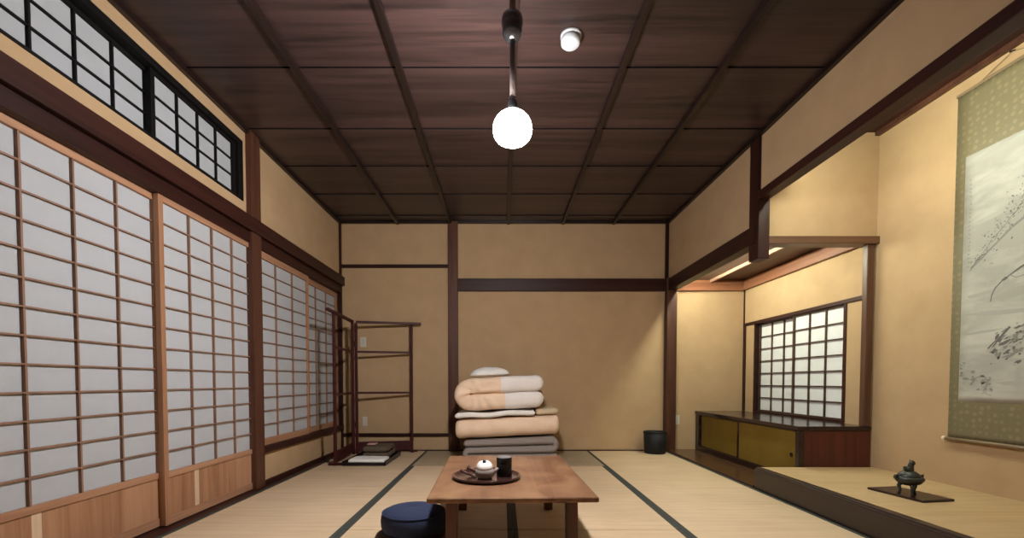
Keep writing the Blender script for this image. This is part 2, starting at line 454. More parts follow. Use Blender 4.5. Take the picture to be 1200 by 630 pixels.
# ---- left wall
w = MB()
xb = XL - .12
w.box(xb, XL, 3.45, YB, 0, .25)                      # under the rear window
w.box(xb, XL, 3.45, YB, 1.95, ZC)
w.box(xb, XL, YF, 3.45, 1.95, 2.125)                 # round the transom
w.box(xb, XL, YF, 3.45, 2.55, ZC)
w.box(xb, XL, YF, 1.62, 2.125, 2.55)
w.box(xb, XL, 3.305, 3.45, 2.125, 2.55)
w.box(xb, XL, YF, 1.50, 0, 1.95)
struct('wall_left', w, 'plaster', 'ochre plaster wall above and below the shoji screens', 'wall')
struct('trim_7', MB().box(XL-.02, XL+.055, YF, YB, 1.918, 2.022).box(XL-.05, XL+.022, YF, YB, 1.838, 1.918), 'dark_y',
       'dark wooden rail above the shoji doors and windows', 'wall rail', bevel=.003)
struct('trim_8', MB().box(XL-.1, XL+.040, 3.345, 3.475, -.05, ZC), 'post_z', 'brown wooden post between the tall shoji doors and the rear windows', 'post', bevel=.004)
struct('trim_9', MB().box(XL-.1, XL+.03, 3.47, YB, .250, .302), 'dark_y', 'dark window sill under the rear shoji windows', 'window sill', bevel=.003)
struct('baseboard_left', MB().box(XL-.1, -1.808, YF, YB, -.05, -.002).box(XL-.02, XL+.018, 3.47, YB, -.002, .03), 'dark_y', 'dark floor sill along the shoji wall', 'baseboard')
struct('trim_10', MB().box(XL-.02, XL+.022, YB-.03, YB, 0, ZC), 'dark_z', 'thin dark corner post behind the kimono rack', 'post')
# transom frame
fr = MB().box(XL-.1, XL+.006, 1.62, 3.305, 2.512, 2.552).box(XL-.1, XL+.006, 1.62, 3.305, 2.122, 2.136).box(XL-.1, XL+.006, 3.245, 3.305, 2.13, 2.52).box(XL-.1, XL+.006, 1.62, 1.66, 2.13, 2.52)
struct('trim_11', fr, 'black', 'black frame of the transom window', 'window frame', bevel=.002)

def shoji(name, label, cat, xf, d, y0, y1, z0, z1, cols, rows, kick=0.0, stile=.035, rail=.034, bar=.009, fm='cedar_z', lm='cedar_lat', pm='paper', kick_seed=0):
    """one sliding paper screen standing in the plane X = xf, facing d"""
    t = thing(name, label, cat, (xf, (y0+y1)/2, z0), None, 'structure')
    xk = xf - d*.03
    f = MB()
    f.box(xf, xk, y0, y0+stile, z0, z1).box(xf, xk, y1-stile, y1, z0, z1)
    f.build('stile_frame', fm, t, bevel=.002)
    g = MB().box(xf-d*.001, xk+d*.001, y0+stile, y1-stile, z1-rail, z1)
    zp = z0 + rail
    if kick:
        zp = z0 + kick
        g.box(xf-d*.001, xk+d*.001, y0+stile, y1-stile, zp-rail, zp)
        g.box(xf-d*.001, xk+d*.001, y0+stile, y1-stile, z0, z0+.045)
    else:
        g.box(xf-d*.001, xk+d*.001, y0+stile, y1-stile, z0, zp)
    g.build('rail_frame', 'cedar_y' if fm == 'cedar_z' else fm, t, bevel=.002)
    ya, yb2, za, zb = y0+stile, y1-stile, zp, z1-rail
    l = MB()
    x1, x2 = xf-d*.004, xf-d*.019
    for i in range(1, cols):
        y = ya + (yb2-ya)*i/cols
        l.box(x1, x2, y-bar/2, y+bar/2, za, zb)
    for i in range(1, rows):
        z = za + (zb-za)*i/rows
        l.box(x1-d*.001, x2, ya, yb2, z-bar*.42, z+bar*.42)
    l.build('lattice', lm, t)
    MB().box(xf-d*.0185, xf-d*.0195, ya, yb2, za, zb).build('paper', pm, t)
    if kick:
        k = MB(); x1, x2 = xf-d*.009, xf-d*.02
        W = yb2 - ya
        cuts = [0, .255, .30, .52, .75, 1.0]
        for i, (p, q) in enumerate(zip(cuts, cuts[1:])):
            k.box(x1, x2, ya+W*p, ya+W*q, z0+.045, zp-rail, (1 if i == 1 else 0) if i != 4 else 2)
        k.build('kick_board', ['cedar_z', 'cedar_pale', 'cedar_kick'], t)
    return t
M['cedar_kick'] = wood('kick_board_cedar', (.32, .165, .09), (.43, .24, .14), 'Z', 0.5, 0.8, 0.3)
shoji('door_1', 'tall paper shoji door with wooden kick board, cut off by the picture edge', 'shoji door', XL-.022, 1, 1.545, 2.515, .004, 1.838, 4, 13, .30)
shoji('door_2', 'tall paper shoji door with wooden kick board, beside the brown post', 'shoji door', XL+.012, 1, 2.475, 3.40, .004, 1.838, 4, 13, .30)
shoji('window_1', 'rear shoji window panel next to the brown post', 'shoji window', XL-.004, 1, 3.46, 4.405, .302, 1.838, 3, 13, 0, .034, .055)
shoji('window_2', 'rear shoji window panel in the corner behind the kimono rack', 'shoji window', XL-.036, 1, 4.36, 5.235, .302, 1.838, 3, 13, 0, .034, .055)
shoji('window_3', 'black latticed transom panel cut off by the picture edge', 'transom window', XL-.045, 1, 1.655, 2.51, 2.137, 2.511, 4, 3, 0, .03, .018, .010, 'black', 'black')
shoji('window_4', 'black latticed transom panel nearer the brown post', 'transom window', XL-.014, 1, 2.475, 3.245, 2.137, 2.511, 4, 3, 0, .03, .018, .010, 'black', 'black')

# ---- back wall
struct('wall_back', MB().box(XL-.1, XA+.1, YB, YB+.1, -.05, 2.75), 'plaster', 'ochre plaster wall behind the bedding stack', 'wall')
struct('trim_12', MB().box(-.63, -.517, YB-.045, YB+.02, 0, ZC), 'post_z', 'brown post on the back wall behind the bedding stack', 'post', bevel=.004)
struct('trim_13', MB().box(1.886, 2.0, YB-.09, YB+.02, 0, 2.0), 'post_z', 'brown corner post beside the black waste bin', 'post', bevel=.004)
struct('trim_14', MB().box(1.885, 1.925, YB-.03, YB+.02, 2.0, ZC), 'dark_z', 'thin dark corner strip above the rail in the far right corner', 'post')
struct('trim_15', MB().box(-.52, 1.93, YB-.035, YB+.02, 1.857, 2.003), 'dark_x', 'dark rail across the back wall above the bedding', 'wall rail', bevel=.006)
struct('trim_16', MB().box(XL, -.62, YB-.02, YB+.02, 2.128, 2.168), 'dark_x', 'thin dark rail high on the back wall above the kimono rack', 'wall rail', bevel=.003)
struct('trim_17', MB().box(XL, -.62, YB-.02, YB+.02, .168, .206), 'dark_x', 'thin dark rail low on the back wall behind the kimono rack', 'wall rail', bevel=.003)
struct('baseboard_back', MB().box(XL, 1.89, YB-.012, YB+.02, -.002, .012), 'dark_x', 'thin dark skirting strip at the foot of the back wall', 'baseboard')

# ---- right wall and the two alcoves
w = MB().box(XR, XR+.07, YP, YB, 1.95, ZC+.02).box(XR, XR+.07, 1.45, YP, 2.21, ZC+.02).box(XR, XR+.07, YF, 1.45, -.05, ZC+.02)
struct('wall_right', w, 'plaster', 'plaster wall panel above the alcoves', 'wall')
struct('trim_18', MB().box(XR-.022, 2.0, 3.42, YB-.03, 1.857, 1.992), 'dark_y', 'dark rail above the shelf alcove', 'wall rail', bevel=.004)
struct('trim_19', MB().box(1.905, 1.99, 3.375, 3.505, 1.73, ZC), 'dark_z', 'short hanging post between the two alcoves', 'post', bevel=.004)
struct('trim_20', MB().box(1.90, 1.985, 1.40, 3.38, 2.165, 2.226), 'dark_y', 'dark lintel over the scroll alcove', 'lintel', bevel=.004)
struct('wall_alcove', MB().box(XA, XA+.1, 1.35, 3.5, -.05, 2.75).box(XA, XA+.1, 3.5, YB+.1, 1.475, 2.75).box(XA, XA+.1, 3.5, YB+.1, -.05, .47)
       .box(XA, XA+.1, 3.5, 3.69, .47, 1.475).box(XA, XA+.1, 5.03, 5.3, .47, 1.475), 'plaster', 'yellow lit plaster wall behind the hanging scroll', 'wall')
struct('wall_partition', MB().box(1.985, XA, YP+.01, YP+.07, 1.89, 2.75), 'plaster', 'lit plaster panel hanging between the two alcoves', 'wall')
struct('wall_alcove_end', MB().box(XR+.02, XA, 1.35, 1.43, -.05, 2.75), 'plaster', 'plaster end wall of the scroll alcove', 'wall')
struct('trim_21', MB().box(1.985, XA-.001, YP-.02, YP+.09, 1.842, 1.898), 'warm_x', 'brown beam under the hanging plaster panel', 'beam', bevel=.004)
struct('trim_22', MB().box(2.748, 2.802, 3.402, 3.452, .471, 1.843), 'warm_z', 'brown alcove column standing on the low cabinet', 'post', bevel=.006)
struct('ceiling_alcove', MB().box(1.99, XA, 1.43, YP+.02, 2.672, 2.70), 'dark_y', 'dark ceiling of the scroll alcove', 'ceiling')
struct('trim_23', MB().box(XA-.035, XA, 1.43, YP+.01, 2.645, 2.673), 'post_z', 'brown ceiling moulding above the hanging scroll', 'moulding')
c = MB()
for i in range(4):
    x0 = 2.0 + .82*i/4
    c.box(x0, x0+.204, YP+.05, YB, 1.987+.003*(i % 2), 2.02)
struct('ceiling_shelf', c, 'ceil2_y', 'low wooden ceiling of the shelf alcove', 'ceiling')
struct('trim_24', MB().box(2.398, 2.424, 3.62, YB-.03, 1.955, 1.989), 'batten_y', 'pale batten under the low wooden alcove ceiling', 'ceiling batten', bevel=.002)
struct('trim_25', MB().box(XA-.04, XA, YP+.08, YB, 1.868, 1.93).box(XA-.03, XA, YP+.08, YB, 1.93, 1.988), 'red_y', 'reddish moulding over the alcove shoji window', 'moulding', bevel=.003)
struct('trim_26', MB().box(2.0, XA-.04, YB-.04, YB, 1.863, 1.925).box(2.0, XA-.03, YB-.03, YB, 1.925, 1.988), 'red_x', 'reddish moulding at the top of the alcove back wall', 'moulding', bevel=.003)
struct('trim_27', MB().box(XA-.012, XA+.01, YB-.012, YB, .47, 1.866), 'dark_z', 'thin corner strip at the back of the shelf alcove', 'post')
# alcove floors
struct('floor_boards', MB().box(1.918, XA, 3.41, YB, -.06, .018), 'floor_y', 'polished dark floorboard in front of the low cabinet', 'floor', bevel=.003)
struct('floor_alcove', MB().box(1.965, XA, 1.43, 3.392, -.05, .156).box(1.965, XA, 1.43, 3.392, .156, .160, 1), ['dark_y', 'tatami_a'], 'raised rush covered floor of the scroll alcove', 'floor')
struct('trim_28', MB().box(1.915, 1.966, 1.43, 3.392, -.05, .150).box(1.922, 1.972, 1.43, 3.392, .10, .1615), 'lacq_y', 'dark lacquered sill in front of the scroll alcove', 'sill', bevel=.008)

# alcove window
hd = MB().box(XA-.012, XA+.08, 3.5, YB-.012, 1.452, 1.485)
struct('trim_29', hd, 'dark_y', 'dark head rail over the alcove shoji window', 'window frame', bevel=.002)
struct('trim_30', MB().box(XA-.006, XA+.08, 3.685, 3.715, .47, 1.453).box(XA-.006, XA+.08, 5.01, 5.035, .47, 1.453).box(XA-.006, XA+.08, 3.715, 5.01, .470, .486).box(XA-.012, XA+.02, 5.205, 5.237, .47, 1.453), 'dark_z', 'dark uprights of the alcove shoji window', 'window frame', bevel=.002)
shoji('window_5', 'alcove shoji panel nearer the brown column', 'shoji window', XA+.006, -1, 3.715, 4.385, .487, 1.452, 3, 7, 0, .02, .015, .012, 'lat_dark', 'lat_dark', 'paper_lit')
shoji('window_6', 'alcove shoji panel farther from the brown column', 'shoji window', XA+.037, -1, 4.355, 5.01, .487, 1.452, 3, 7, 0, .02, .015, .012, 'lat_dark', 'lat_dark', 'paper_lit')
# wall behind the viewer
struct('wall_front', MB().box(XL-.1, XR+.1, YF-.1, YF, -.05, ZC+.02), 'plaster', 'plaster wall behind the viewer', 'wall')

# ------------------------------------------------------------------ lamps
LX, LY = .046, 2.12
t = thing('pendant_lamp', 'lit white globe lamp hanging on a rod from the dark ceiling', 'ceiling lamp', (LX, LY, ZC))
MB().lathe([(0, ZC+.01), (.05, ZC+.01), (.052, ZC-.012), (.03, ZC-.022), (0, ZC-.022)], (LX, LY, 0)).build('ceiling_rose', 'rod', t, True)
MB().lathe([(0, ZC), (.0145, ZC), (.0145, 2.50), (0, 2.50)], (LX, LY, 0), 20).build('upper_rod', 'rod', t, True)
MB().lathe([(0, 2.505), (.030, 2.505), (.046, 2.492), (.050, 2.472), (.049, 2.452), (.044, 2.438), (.046, 2.430), (.044, 2.412), (.034, 2.392), (.018, 2.382), (0, 2.380)], (LX-.002, LY, 0)).build('ball_joint', 'chrome', t, True)
MB().lathe([(0, 2.39), (.0125, 2.39), (.0125, 2.095), (0, 2.095)], (LX, LY, 0), 20).build('lower_rod', 'rod', t, True)
MB().lathe([(0, 2.125), (.0165, 2.125), (.020, 2.105), (.025, 2.08), (.027, 2.058), (0, 2.058)], (LX, LY, 0)).build('socket', 'chrome', t, True)
g = []
for i in range(25):
    a = PI * i / 24
    sn, cs = math.sin(a), math.cos(a)
    r, z = .0905*sn, .084*cs
    if cs < 0: r = .0905*sn**.72; z = -.066*abs(cs)**.92
    g.append((r if 0 < i < 24 else 0, 1.981 + z))
MB().lathe(g, (LX, LY, 0), 40).build('globe', 'globe', t, True)

t = thing('smoke_detector', 'round white smoke detector on the ceiling beside the lamp', 'smoke detector', (.365, 2.45, ZC))
MB().lathe([(0, ZC+.006), (.056, ZC+.006), (.056, ZC-.010), (.05, ZC-.014), (0, ZC-.014)], (.365, 2.45, 0)).build('base_ring', 'plastic', t, True)
MB().lathe([(0, ZC-.012), (.046, ZC-.012), (.052, ZC-.022), (.050, ZC-.046), (.040, ZC-.056), (0, ZC-.058)], (.362, 2.447, 0)).build('sensor_head', 'plastic', t, True)

def tube_lamp(label, x, y0, y1, z, mat):
    t = thing('wall_lamp', label, 'strip lamp', (x, (y0+y1)/2, z))
    MB().box(1.991, 2.016, y0-.03, y1+.03, z-.018, z+.05).build('lamp_body', 'plastic', t, bevel=.003)
    for ya in (y0-.03, y1+.012):
        MB().box(2.012, x+.013, ya, ya+.018, z-.016, z+.02).build('tube_holder', 'plastic', t, bevel=.002)
    MB().lathe([(0, y0-.012), (.0125, y0-.012), (.0125, y1+.012), (0, y1+.012)], (x, 0, z), 14, 0, Matrix.Rotation(-PI/2, 3, 'X')).build('tube', mat, t, True)
    return t
tube_lamp('lit strip lamp tucked behind the rail of the shelf alcove', 2.046, 3.65, 5.08, 1.948, 'tube2')
tube_lamp('lit strip lamp tucked behind the lintel of the scroll alcove', 2.046, 1.75, 3.20, 2.262, 'tube')

# ------------------------------------------------------------------ low table
def rot_z(o, ang, piv):
    o.matrix_world = Matrix.Translation(piv) @ Matrix.Rotation(ang, 4, 'Z') @ Matrix.Translation([-v for v in piv]) @ o.matrix_world

TX, TY, TZ = .030, 2.41, .322
t = thing('low_table', 'low honey-brown wooden table in the middle of the room', 'table', (0, 0, 0))
MB().box(-.365, .365, -.54, .54, TZ-.024, TZ).build('table_top', 'table', t, bevel=.007, seg=3)
for sx in (-1, 1):
    for sy in (-1, 1):
        MB().beam((sx*.272, sy*.415, 0), (sx*.268, sy*.41, TZ-.022), .052, .046, up=(0, 1, 0)).build('leg', 'table_leg', t, bevel=.004)
for sx in (-1, 1):
    MB().box(sx*.272-.011, sx*.272+.011, -.39, .39, TZ-.062, TZ-.022).build('side_rail', 'table_leg', t, bevel=.002)
t.location = (TX, TY, 0); t.rotation_euler = (0, 0, R(1.6))

# tray with tea things
px, py, pz = -.082, 2.262, TZ
tag(MB().lathe([(0, pz+.0005), (.150, pz+.0005), (.168, pz+.004), (.173, pz+.018), (.169, pz+.019), (.160, pz+.009), (.148, pz+.0065), (0, pz+.0065)], (px, py, 0), 56).build('serving_tray', 'tray', None, True),
    'round dark brown lacquer tray on the low table', 'tray')
z0 = pz + .0068
tx, ty = px-.008, py-.035
t = thing('teapot', 'small grey side-handled teapot with white lid on the tray', 'teapot', (tx, ty, z0))
MB().lathe([(0, z0), (.032, z0), (.038, z0+.004), (.046, z0+.015), (.049, z0+.029), (.046, z0+.043), (.037, z0+.052), (.028, z0+.055), (0, z0+.055)], (tx, ty, 0), 36).build('pot_body', 'pot', t, True)
rl = Matrix.Rotation(R(24), 3, 'X'); lc = (tx, ty-.004, z0+.057)
ld = MB().lathe([(0, -.004), (.037, -.004), (.041, .0), (.040, .008), (.034, .018), (.023, .0255), (.009, .029), (0, .0295)], lc, 36, 0, rl).build('lid', 'potlid', t, True)
kn = MB().lathe([(0, .027), (.007, .028), (.0095, .032), (.008, .037), (0, .039)], lc, 20, 0, rl).build('knob', 'blacklac', ld, True)
sp = MB().tube([(tx+.040, ty+.004, z0+.028), (tx+.056, ty+.006, z0+.038), (tx+.066, ty+.007, z0+.050)], [.012, .009, .007], 12).build('spout', 'pot', t, True)
MB().tube([(tx-.038, ty-.002, z0+.030), (tx-.058, ty+.0, z0+.040), (tx-.085, ty+.004, z0+.056)], [.011, .009, .012], 12).build('side_handle', 'twig', t, True)
cx_, cy_ = px+.090, py+.012
t = thing('tea_canister', 'black cylindrical tea canister on the tray', 'canister', (cx_, cy_, z0))
MB().lathe([(0, z0), (.037, z0), (.039, z0+.002), (.039, z0+.064), (.038, z0+.066), (0, z0+.066)], (cx_, cy_, 0), 36).build('can_body', 'canister', t, True)
ld = MB().lathe([(.0385, z0+.067), (.0395, z0+.068), (.0395, z0+.096), (.0385, z0+.098), (0, z0+.067)], (cx_, cy_, 0), 36).build('lid', 'canister', t, True)
MB().lathe([(0, z0+.096), (.0385, z0+.096), (.037, z0+.1005), (0, z0+.101)], (cx_, cy_, 0), 36).build('lid_top', 'can_top', ld, True)
# small scoop leaning on the teapot side
t = thing('tea_scoop', 'small dark wooden scoop lying on the tray left of the teapot', 'scoop', (tx-.08, ty+.05, z0))
MB().tube([(tx-.125, ty+.052, z0+.030), (tx-.095, ty+.045, z0+.016), (tx-.062, ty+.038, z0+.006)], [.0075, .006, .0055], 10).build('handle', 'twig', t, True)
MB().ball((tx-.054, ty+.036, z0+.0065), (.014, .012, .006)).build('scoop_bowl', 'twig', t, True)

# navy cushion on a brown pad
ux, uy = -.463, 2.28
tag(MB().lathe([(0, .0006), (.165, .0006), (.182, .010), (.188, .022), (.183, .033), (.168, .040), (0, .042)], (ux, uy, 0), 48).build('floor_pad', 'brownpad', None, True),
    'round brown pad on the floor under the navy cushion', 'floor pad')
t = thing('round_cushion', 'thick round navy cushion on a brown pad beside the table', 'cushion', (ux, uy, .042))
pr = [(0, .0425), (.10, .0425), (.138, .046), (.156, .058), (.164, .082), (.166, .108), (.163, .132), (.153, .150), (.135, .161), (.10, .169), (.05, .173), (.012, .170), (0, .168)]
MB().lathe(pr, (ux+.008, uy, 0), 56).build('cushion_body', 'navy', t, True)
pp = MB()
for zz, rr in ((.147, .1575), (.058, .158)):
    pts = [(ux+.008+rr*math.cos(2*PI*k/48), uy+rr*math.sin(2*PI*k/48), zz) for k in range(49)]
    pp.tube(pts, .0035, 8)
pp.build('piping', 'navy', t, True)

# ------------------------------------------------------------------ bedding stack against the back wall
Y0, Y1 = 4.47, 5.13
def lean(k, x0=-.48, ymul=0.0):
    def f_(co):
        co.z += k * max(co.x - x0, 0); return co
    return f_
# grey mattress folded in three
T = .066
path = line((.53, T/2+.005), (-.34, T/2+.005), 18) + arc((-.34, T+.008), T/2+.003, 270, 90, 8) + line((-.34, 1.5*T+.011), (.50, 1.5*T+.011), 18) \
     + arc((.50, 2*T+.014), T/2+.003, -90, 90, 8) + line((.50, 2.5*T+.017), (-.36, 2.5*T+.017), 18)
def lean_soft(co):
    co.z *= 1 + .20 * max(co.x + .4, 0) / .95; return co
m_ = sweep(path, Y0+.01, Y1, T, 'X', None, lean_soft, .0025, 9, 1.0)
tag(m_.build('folded_mattress', 'grey_cloth', None, True), 'grey mattress folded in three at the bottom of the bedding stack', 'mattress')
LEAN = lean(.050)
# peach futon folded towards the viewer
T = .098; zb = .228
path = line((Y1-.06, zb+T/2), (Y0+.10, zb+T/2), 16) + arc((Y0+.10, zb+T), T/2, 270, 90, 12) + line((Y0+.10, zb+1.5*T), (Y1-.06, zb+1.5*T), 16)
m_ = sweep(path, -.478, .572, T*.985, 'Y', None, LEAN, .0045, 5, 3.1, 26)
tag(m_.build('folded_futon', 'peach', None, True), 'peach folded futon between the grey mattress and the white sheet', 'futon')
# cream blanket end and white sheet
m_ = sweep(line((.362, .462), (.535, .462), 10), Y0+.04, Y1-.04, .060, 'X', None, LEAN, .003, 8, 5.2)
tag(m_.build('folded_blanket', 'cream', None, True), 'cream blanket end sticking out at the right of the stack', 'blanket')
def sheetdef(co):
    co.z += .006*math.sin(co.x*14+.5); return LEAN(co)
m_ = sweep(line((-.455, .463), (.300, .463), 34), Y0+.006, Y1-.05, .052, 'X', None, sheetdef, .004, 9, 7.7)
tag(m_.build('folded_sheet', 'white', None, True), 'white folded sheet sandwiched under the top quilt', 'sheet')
# top quilt: a wide U lying on its side, peach lining at the fold and a white cover end
T = .160; zq = .512
path = line((.335, zq+T/2), (-.325, zq+T/2), 30) + arc((-.325, zq+T), T/2+.001, 270, 90, 14) + line((-.325, zq+1.5*T+.002), (.335, zq+1.5*T+.002), 30)
def quilt_def(co):
    LEAN(co)
    if co.x < -.02:                        # shallow creases in the lining near the fold
        w_ = min(1, (-.02 - co.x)/.1)
        a_ = math.atan2(co.z - (zq+T+.03), co.x + .26)
        co.y -= .012 * w_ * math.cos(a_*9 + co.x*10)
    return co
m_ = sweep(path, Y0-.012, Y1-.03, T, 'X', lambda c: 1 if c.x > -.012 + .03*(c.z < zq+T+.03) else 0, quilt_def, .007, 6, 11.3, 16, 5, .36)
tag(m_.build('quilt', ['peach', 'white_cloth'], None, True), 'thick folded quilt with peach fold and white end on top of the stack', 'quilt')
# pillow with a flat underside
mb = MB()
nu, nv = 32, 20
grid = {}
def sgnpow(v, p): return math.copysign(abs(v) ** p, v)
for i in range(nu):
    for j in range(nv + 1):
        a, b = 2*PI*i/nu, -PI/2 + PI*j/nv
        x = .205 * sgnpow(math.cos(b), .6) * sgnpow(math.cos(a), .6)
        y = .16 * sgnpow(math.cos(b), .6) * sgnpow(math.sin(a), .6)
        up = math.sin(b) > 0
        z = (.082 if up else .014) * sgnpow(math.sin(b), 1.0) * (1 - .30*(abs(x)/.205)**3)
        co = Vector((x, y, z)) + (noise.noise_vector(Vector((x, y, z))*9) * .007 if up else Vector((0, 0, 0)))
        grid[i, j] = mb.bm.verts.new(Vector((-.135, 4.74, .882)) + Matrix.Rotation(R(-2.9), 3, 'Y') @ co)
for i in range(nu):
    for j in range(nv):
        mb.bm.faces.new((grid[i, j], grid[(i+1) % nu, j], grid[(i+1) % nu, j+1], grid[i, j+1]))
bmesh.ops.remove_doubles(mb.bm, verts=mb.bm.verts[:], dist=1e-5)
tag(mb.build('pillow', 'white', None, True), 'white pillow lying on top of the folded quilt', 'pillow')

# ------------------------------------------------------------------ kimono rack
A0, A1 = Vector((-1.622, 4.325, 0)), Vector((-1.668, 4.995, 0))
B0, B1 = Vector((-1.640, 5.030, 0)), Vector((-1.048, 5.165, 0))
t = thing('kimono_rack', 'two-panel maroon lacquered kimono rack standing open in the corner', 'clothes rack', (-1.5, 4.9, 0))
HR = 1.465
for p in (A0, A1, B0, B1):
    MB().beam(p, p + Vector((0, 0, HR)), .028, .028).build('post', 'rack', t, bevel=.003)
for a, b, ex0, ex1 in ((A0, A1, .20, 0), (B0, B1, 0, .11)):
    d = (b - a).normalized()
    MB().beam(a - d*ex0 + Vector((0, 0, HR+.012)), b + d*ex1 + Vector((0, 0, HR+.012)), .034, .026).build('top_bar', 'rack', t, bevel=.003)
    for z in (1.145, .685):
        MB().beam(a + d*.012 + Vector((0, 0, z)), b - d*.012 + Vector((0, 0, z)), .016, .024).build('crossbar', 'rack', t, bevel=.002)
    MB().beam(a + d*.012 + Vector((0, 0, .078)), b - d*.012 + Vector((0, 0, .078)), .016, .108).build('base_board', 'rack', t, bevel=.003)
for p in (A0, B1):
    d = (B1-B0).normalized() if p is B1 else (A1-A0).normalized()
    n_ = Vector((-d.y, d.x, 0)); q = Vector((p.x, p.y, .012))
    e = .065
    MB().beam(q - n_*e, q + n_*e, .034, .023).beam(q - d*.03, q + d*.06 if p is B1 else q + d*.03, .034, .022).build('foot', 'rack', t, bevel=.003)
for z in (.3, 1.2):
    MB().beam(A1 + Vector((.02, .018, z)), A1 + Vector((.02, .018, z+.06)), .012, .012).build('hinge', 'brass', t)

# lacquer tray with folded clothes
bx0, bx1, by0, by1 = -1.545, -1.125, 4.285, 4.93
t = thing('clothes_tray', 'black lacquer tray on the floor in front of the kimono rack', 'tray', ((bx0+bx1)/2, (by0+by1)/2, 0))
MB().box(bx0, bx1, by0, by1, .001, .012).build('tray_base', 'blacklac', t, bevel=.003)
MB().box(bx0, bx1, by0, by0+.012, .010, .034).box(bx0, bx1, by1-.012, by1, .010, .05).box(bx0, bx0+.012, by0, by1, .010, .045).box(bx1-.012, bx1, by0, by1, .010, .045).build('tray_rim', 'blacklac', t, bevel=.003)
m_ = sweep(line((by0+.045, .038), (by0+.24, .038), 10), -1.50, -1.15, .040, 'Y', None, None, .004, 10, 2.0, 10)
tag(m_.build('folded_towel', 'white', None, True), 'white folded towel at the front of the black tray', 'towel')
zz = .045
path = line((by0+.30, .051), (by0+.55, .051), 8) + arc((by0+.55, .084), .033, -90, 90, 8) + line((by0+.55, .117), (by0+.30, .117), 8)
m_ = sweep(path, -1.44, -1.17, .062, 'Y', None, None, .005, 9, 6.0, 10)
y_ = tag(m_.build('folded_robe', 'yukata', None, True), 'brown folded robe at the back of the black tray', 'robe')
ss = sweep([(by0+.32, .164), (by0+.36, .165), (by0+.40, .164)], -1.40, -1.31, .016, 'Y', None, None, .003, 12, 1.0, 4)
tag(ss.build('robe_belt', 'pink', None, True), 'pinkish rolled belt lying on the brown folded robe', 'belt')

# ------------------------------------------------------------------ waste bin
t = thing('waste_bin', 'small round black waste bin at the foot of the corner post', 'bin', (1.735, 5.08, 0))
MB().lathe([(0, .001), (.112, .001), (.118, .006), (.127, .235), (.123, .236), (.114, .014), (0, .012)], (1.735, 5.08, 0), 40).build('bin_body', 'bin', t, True)
MB().lathe([(.1225, .232), (.129, .232), (.131, .240), (.129, .247), (.1225, .247), (.1225, .232)], (1.735, 5.08, 0), 40).build('rim', 'bin', t, True)

# ------------------------------------------------------------------ switch and outlets
def plate(name, label, cat, x, z, w, h, kind):
    t = thing(name, label, cat, (x, YB, z))
    MB().box(x-w/2, x+w/2, YB-.009, YB+.001, z-h/2, z+h/2).build('cover_plate', 'ivory', t, bevel=.003)
    if kind == 'switch':
        MB().box(x-w*.22, x+w*.22, YB-.013, YB-.008, z-h*.25, z+h*.25).build('rocker', 'plastic', t, bevel=.002)
    else:
        for dz in (-.022, .022):
            MB().box(x-.009, x+.009, YB-.0105, YB-.0085, z+dz-.008, z+dz+.008).build('socket', 'plastic', t)
    return t
plate('light_switch', 'pale light switch on the back wall behind the kimono rack', 'light switch', -1.628, 1.272, .07, .115, 'switch')
plate('wall_outlet', 'pale wall outlet low on the back wall behind the kimono rack', 'wall outlet', -1.615, .345, .055, .11, 'outlet')
plate('wall_outlet', 'pale wall outlet beside the corner post in the shelf alcove', 'wall outlet', 2.048, .362, .055, .11, 'outlet')

# ------------------------------------------------------------------ low cabinet in the shelf alcove
t = thing('low_cabinet', 'dark built-in low cabinet with gold sliding doors in the alcove', 'cabinet', (2.54, 4.3, .018))
XF = 2.262
MB().box(XF-.012, XA-.013, 3.400, YB-.013, .436, .470).build('cabinet_top', 'cab_y', t, bevel=.005)
MB().box(XF, XA-.015, 3.408, 3.432, .0195, .436).build('end_panel', 'cab_x', t, bevel=.003)
MB().box(XF-.002, XF+.045, YB-.10, YB-.012, .0195, .436).box(XF-.002, XF+.04, 3.405, 3.448, .0195, .436).box(XF-.004, XF+.04, 3.43, YB-.10, .0195, .070).box(XF-.002, XF+.04, 3.43, YB-.10, .425, .436).build('face_frame', 'cab_y', t, bevel=.003)
MB().box(XA-.06, XA-.02, 3.44, YB-.02, .0195, .43).build('back_panel', 'cab_y', t)
d1 = MB().box(XF+.022, XF+.034, 4.27, 5.145, .071, .425).build('door', 'gold', t)
MB().box(XF+.020, XF+.035, 4.27, 4.285, .071, .425).box(XF+.020, XF+.035, 5.13, 5.145, .071, .425).box(XF+.020, XF+.035, 4.27, 5.145, .071, .078).build('door_frame', 'cab_y', d1, bevel=.001)
d2 = MB().box(XF+.006, XF+.018, 3.449, 4.315, .071, .425).build('door', 'gold', t)
MB().box(XF+.003, XF+.019, 4.285, 4.317, .071, .425).box(XF+.004, XF+.019, 3.449, 4.315, .071, .078).build('door_frame', 'cab_y', d2, bevel=.001)
MB().lathe([(0, -.001), (.017, -.001), (.019, .002), (.017, .004), (.013, .002), (0, .001)], (XF+.0055, 3.500, .238), 24, 0, Matrix.Rotation(-PI/2, 3, 'Y')).build('door_pull', 'brass', d2, True)

